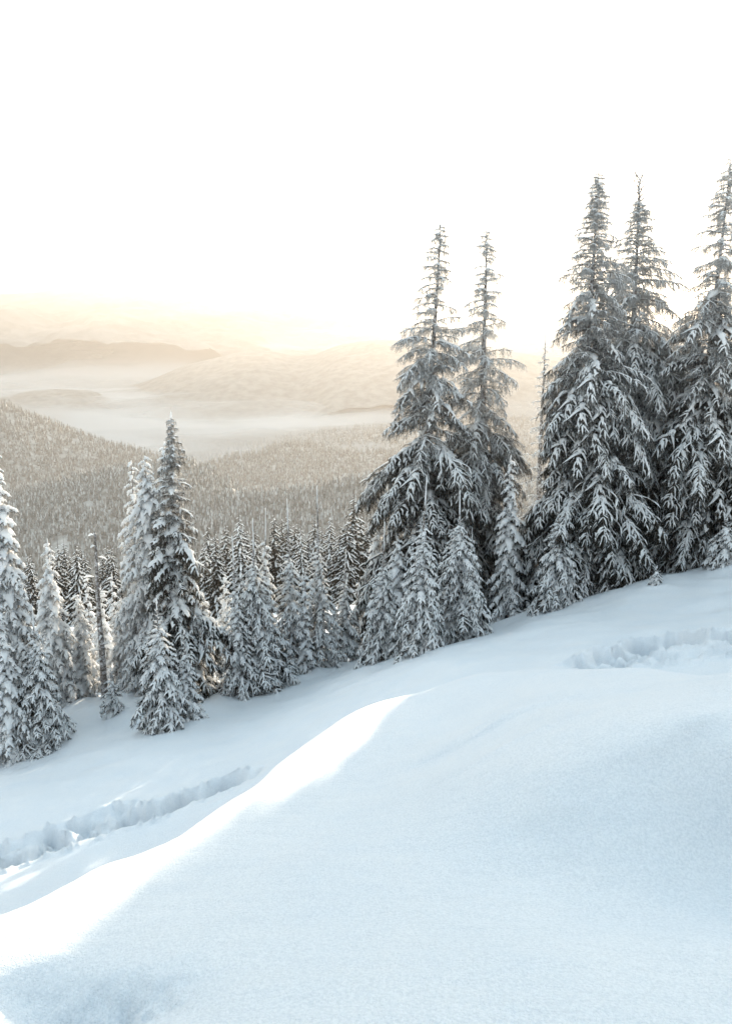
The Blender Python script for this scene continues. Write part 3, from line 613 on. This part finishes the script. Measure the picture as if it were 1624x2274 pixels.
# ------------------------------------------------------------------ the trees of the slope
for i, t in enumerate(T):
    px, top, base, Y, hw, kind, label, group, o = t
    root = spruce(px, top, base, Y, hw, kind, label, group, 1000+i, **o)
    if o.get('dead_top'):
        x, Y_, z, H = place(px, top, base, Y); rng = np.random.RandomState(5)
        for k in range(26):
            zz = H*(.93+.07*k/26); a = rng.rand()*6.28; up = .5+1.2*(k/26)
            tip = TIP[(px, top)]; c, _ = curve_pts((tip.x, tip.y, zz), (math.cos(a), math.sin(a), up), rng.uniform(.35, .75), 4, -.2, rng, .3)
            mb = MB(); tube(mb, c, np.linspace(.022, .008, 5), 4, 0, rng=rng, rough=.2); link('bare_twig', mb.mesh('bare_twig', [M_BARKF]), root)
for i, (px, top, Y, hw, lb) in enumerate([
 (30,1290,24,44,'white spruce half buried behind the left edge trees'), 
 (195,1275,30,36,'small white spruce directly left of the bare pole, farther down the slope'), (248,1270,29,40,'small white spruce just right of the bare pole, farther down the slope'),
 (455,1330,24,40,'white snow-crusted spruce in the gap right of the tallest dark spruce'), (497,1275,27,46,'bright spruce behind the thin leaning one'),
 (540,1285,30,44,'bright spruce filling the gap left of the frosted spike'), 
 
 (795,1290,27,46,'bright low spruce in the gap right of the short rounded one'), (822,1250,31,44,'bright spruce at the foot of the biggest dark far one'),
 (1085,1290,27,40,'shaded spruce low between the two pairs of young spruces'), (690,1300,35,40,'white low spruce left of the narrow one with the tallest leader'),
 (60,1330,30,40,'low white spruce farther back by the left edge'), ]):
    spruce(px, top, None, Y, hw, 'lush', lb, 'low sunlit spruces just beyond the crest', 1500+i, frost_glare=.36, n=30, leader=.06)  # needles paled so the sun's glow sits in their colour
# the bare pole of a dead tree
def pole():
    x, Y, z, H = place(*POLE); rng = np.random.RandomState(3)
    root = link('dead_spruce', None, label='bare pole of a dead spruce with a few snowy stubs among the white spruces', category='dead tree'); root.location = (x, Y, z)
    me, tp = trunk_mesh(H, .085, rng, .5, M_BARKF, .035); link('trunk', me, root)
    for k in range(16):
        zz = H*rng.uniform(.25, 1.0) if k > 1 else H*.995; a = rng.rand()*6.28; p = (np.interp(zz, tp[:, 2], tp[:, 0]), np.interp(zz, tp[:, 2], tp[:, 1]), zz)
        c, _ = curve_pts(p, (math.cos(a), math.sin(a), .1), rng.uniform(.15, .5), 4, .3, rng, .2)
        mb = MB(); tube(mb, c, np.linspace(.014, .006, 5), 4, 0); tube(mb, c[1:], np.array([.03, .045, .045, .03])*rng.uniform(.7, 1.3), 7, 1, 1, .7, rng, .15)
        link('stub', mb.mesh('stub', [M_BARK, M_SNOW]), root)
pole()

# ------------------------------------------------------------------ the row of dark spruces down the slope
def distant_proto(seed, snowy):
    rng = np.random.RandomState(seed); dk = MB(); sn = MB(); n = 150
    for i in range(n):
        h = ((i+.5)/n)**.72; z = .98-.93*h; r = (.02+.17*h**.85)*rng.uniform(.75, 1.2); a = i*2.39996+rng.normal(0, .2)
        ca, sa = math.cos(a), math.sin(a); dr = r*rng.uniform(.35, .65)
        c = np.array([(r*t*ca, r*t*sa, z-dr*t**1.5) for t in (0, .35, .7, 1)])
        sd = np.array((-sa, ca, 0)); w = r*.30
        for t, (q, q2) in enumerate(zip(c, c[1:])):
            ww = w*(1, .9, .5)[t]
            for s in (-1, 1):
                tip = q2+sd*s*ww-np.array((0, 0, ww*.55))+np.array((ca, sa, 0))*w*.2
                dk.add([q, q2, tip], [(0, 1, 2)])
                t2 = (q+q2)/2-np.array((0, 0, r*.28))+sd*s*ww*.4; dk.add([q, q2, t2], [(0, 1, 2)])
                if rng.rand() < snowy: sn.add([q+(0,0,.004), q2+(0,0,.003), (q+q2)/2+(tip-q2)*.75+(0,0,.003)], [(0, 1, 2)])
        if rng.rand() < snowy: tube(sn, c[1:], np.array([.007, .008, .004])*(.6+h), 4, 0)
    tr = MB(); tube(tr, np.array([(0, 0, -.05), (0, 0, .5), (0, 0, 1)]), [.014, .008, .002], 5, 0, up=(0, 1, 0))
    return tr.mesh('trunk', [M_BARK]), dk.mesh('needles', [M_NEEDLE], False), sn.mesh('snow', [M_SNOW], False)
DP = [distant_proto(600+i, (.35, .5, .65, .85)[i]) for i in range(4)]
def distant(px, top, Y, wide, k, label, group):
    x, Y, z, H = place(px, top, None, Y); root = link('spruce_tree', None, label=label, category='spruce tree', group=group)
    root.location = (x, Y, z-.2); root.rotation_euler = (0, 0, random.random()*6.28); root.scale = (1, 1, 1)
    for nm, me in zip(('trunk', 'crown', 'snow'), DP[k]):
        o = link(nm, me, root); o.scale = (H*wide, H*wide, H); o.color = (.12, .12, .12, 1)
        if nm != 'trunk': o['kind'] = 'stuff'
random.seed(4)
GL = 'dark spruces below the slope on the left'; GM = 'dark spruces below the slope in the middle'
big = [(785,1090,72,1.25,0,'biggest dark far spruce, in front of the wooded slope left of the tall ones'),
 (530,1130,62,1.0,3,'pale see-through far spruce right of the tallest dark spruce'),
 (608,1132,80,1.0,0,'dark far spruce directly above the white sunlit spike'),
 (168,1200,60,1.1,1,'stout dark far spruce between the ragged white spruce and the bare pole')]
for px, top, Y, w, k, lb in big: distant(px, top, Y, w, k, lb, None)
MARKS = [(30, 'left edge spruces'), (100, 'ragged candelabra top'), (172, 'squat snow-smothered spruce'), (208, 'bare pole'), (268, 'squat spruce above the sapling'),
 (470, 'gap right of the tallest dark spruce'), (524, 'thin leaning spruce'), (581, 'frosted spike'), (648, 'slim second spruce of the row'), (711, 'tallest bare leader'), (762, 'short rounded spruce'), (848, 'conical young spruce'), (1050, 'leafy pair'), (1205, 'massive spruce foot')]
USED = {}
def far_label(px):
    m, ph = min(MARKS, key=lambda t: abs(t[0]-px)); side = 'left' if px < m else 'right'; k = (ph, side); USED[k] = USED.get(k, 0)+1; r = USED[k]
    return ('far dark spruce seen just %s of the %s' % (side, ph)) if r == 1 else ('%s far dark spruce counted %s from the %s' % ({2: 'second', 3: 'third', 4: 'fourth', 5: 'fifth'}[r], {'left': 'leftwards', 'right': 'rightwards'}[side], ph))
def ordered(l): return sorted(l, key=lambda p: min(abs(m-p) for m, _ in MARKS))
for px in ordered([58,66,112,128,140,150,182,190,226,236,248]): distant(px+random.uniform(-3,3), 1205+random.uniform(-15,28), random.uniform(70,100), random.uniform(.9,1.15), random.choice([0,0,1]), far_label(px), GL)
for px in ordered([452,463,474,486,500,514,548,562,577,592,625,640,655,668,684,700,716,730,744,756,770,802,812,822,834,846,860,1060,1195,1215]): distant(px+random.uniform(-3,3), 1160+random.uniform(-22,38)-(12 if px > 620 else -18), random.uniform(68,105), random.uniform(.9,1.2), random.choice([0,1,1,2,3]), far_label(px), GM)
print('objects', len(bpy.data.objects), 'faces', sum(len(m.polygons) for m in bpy.data.meshes))
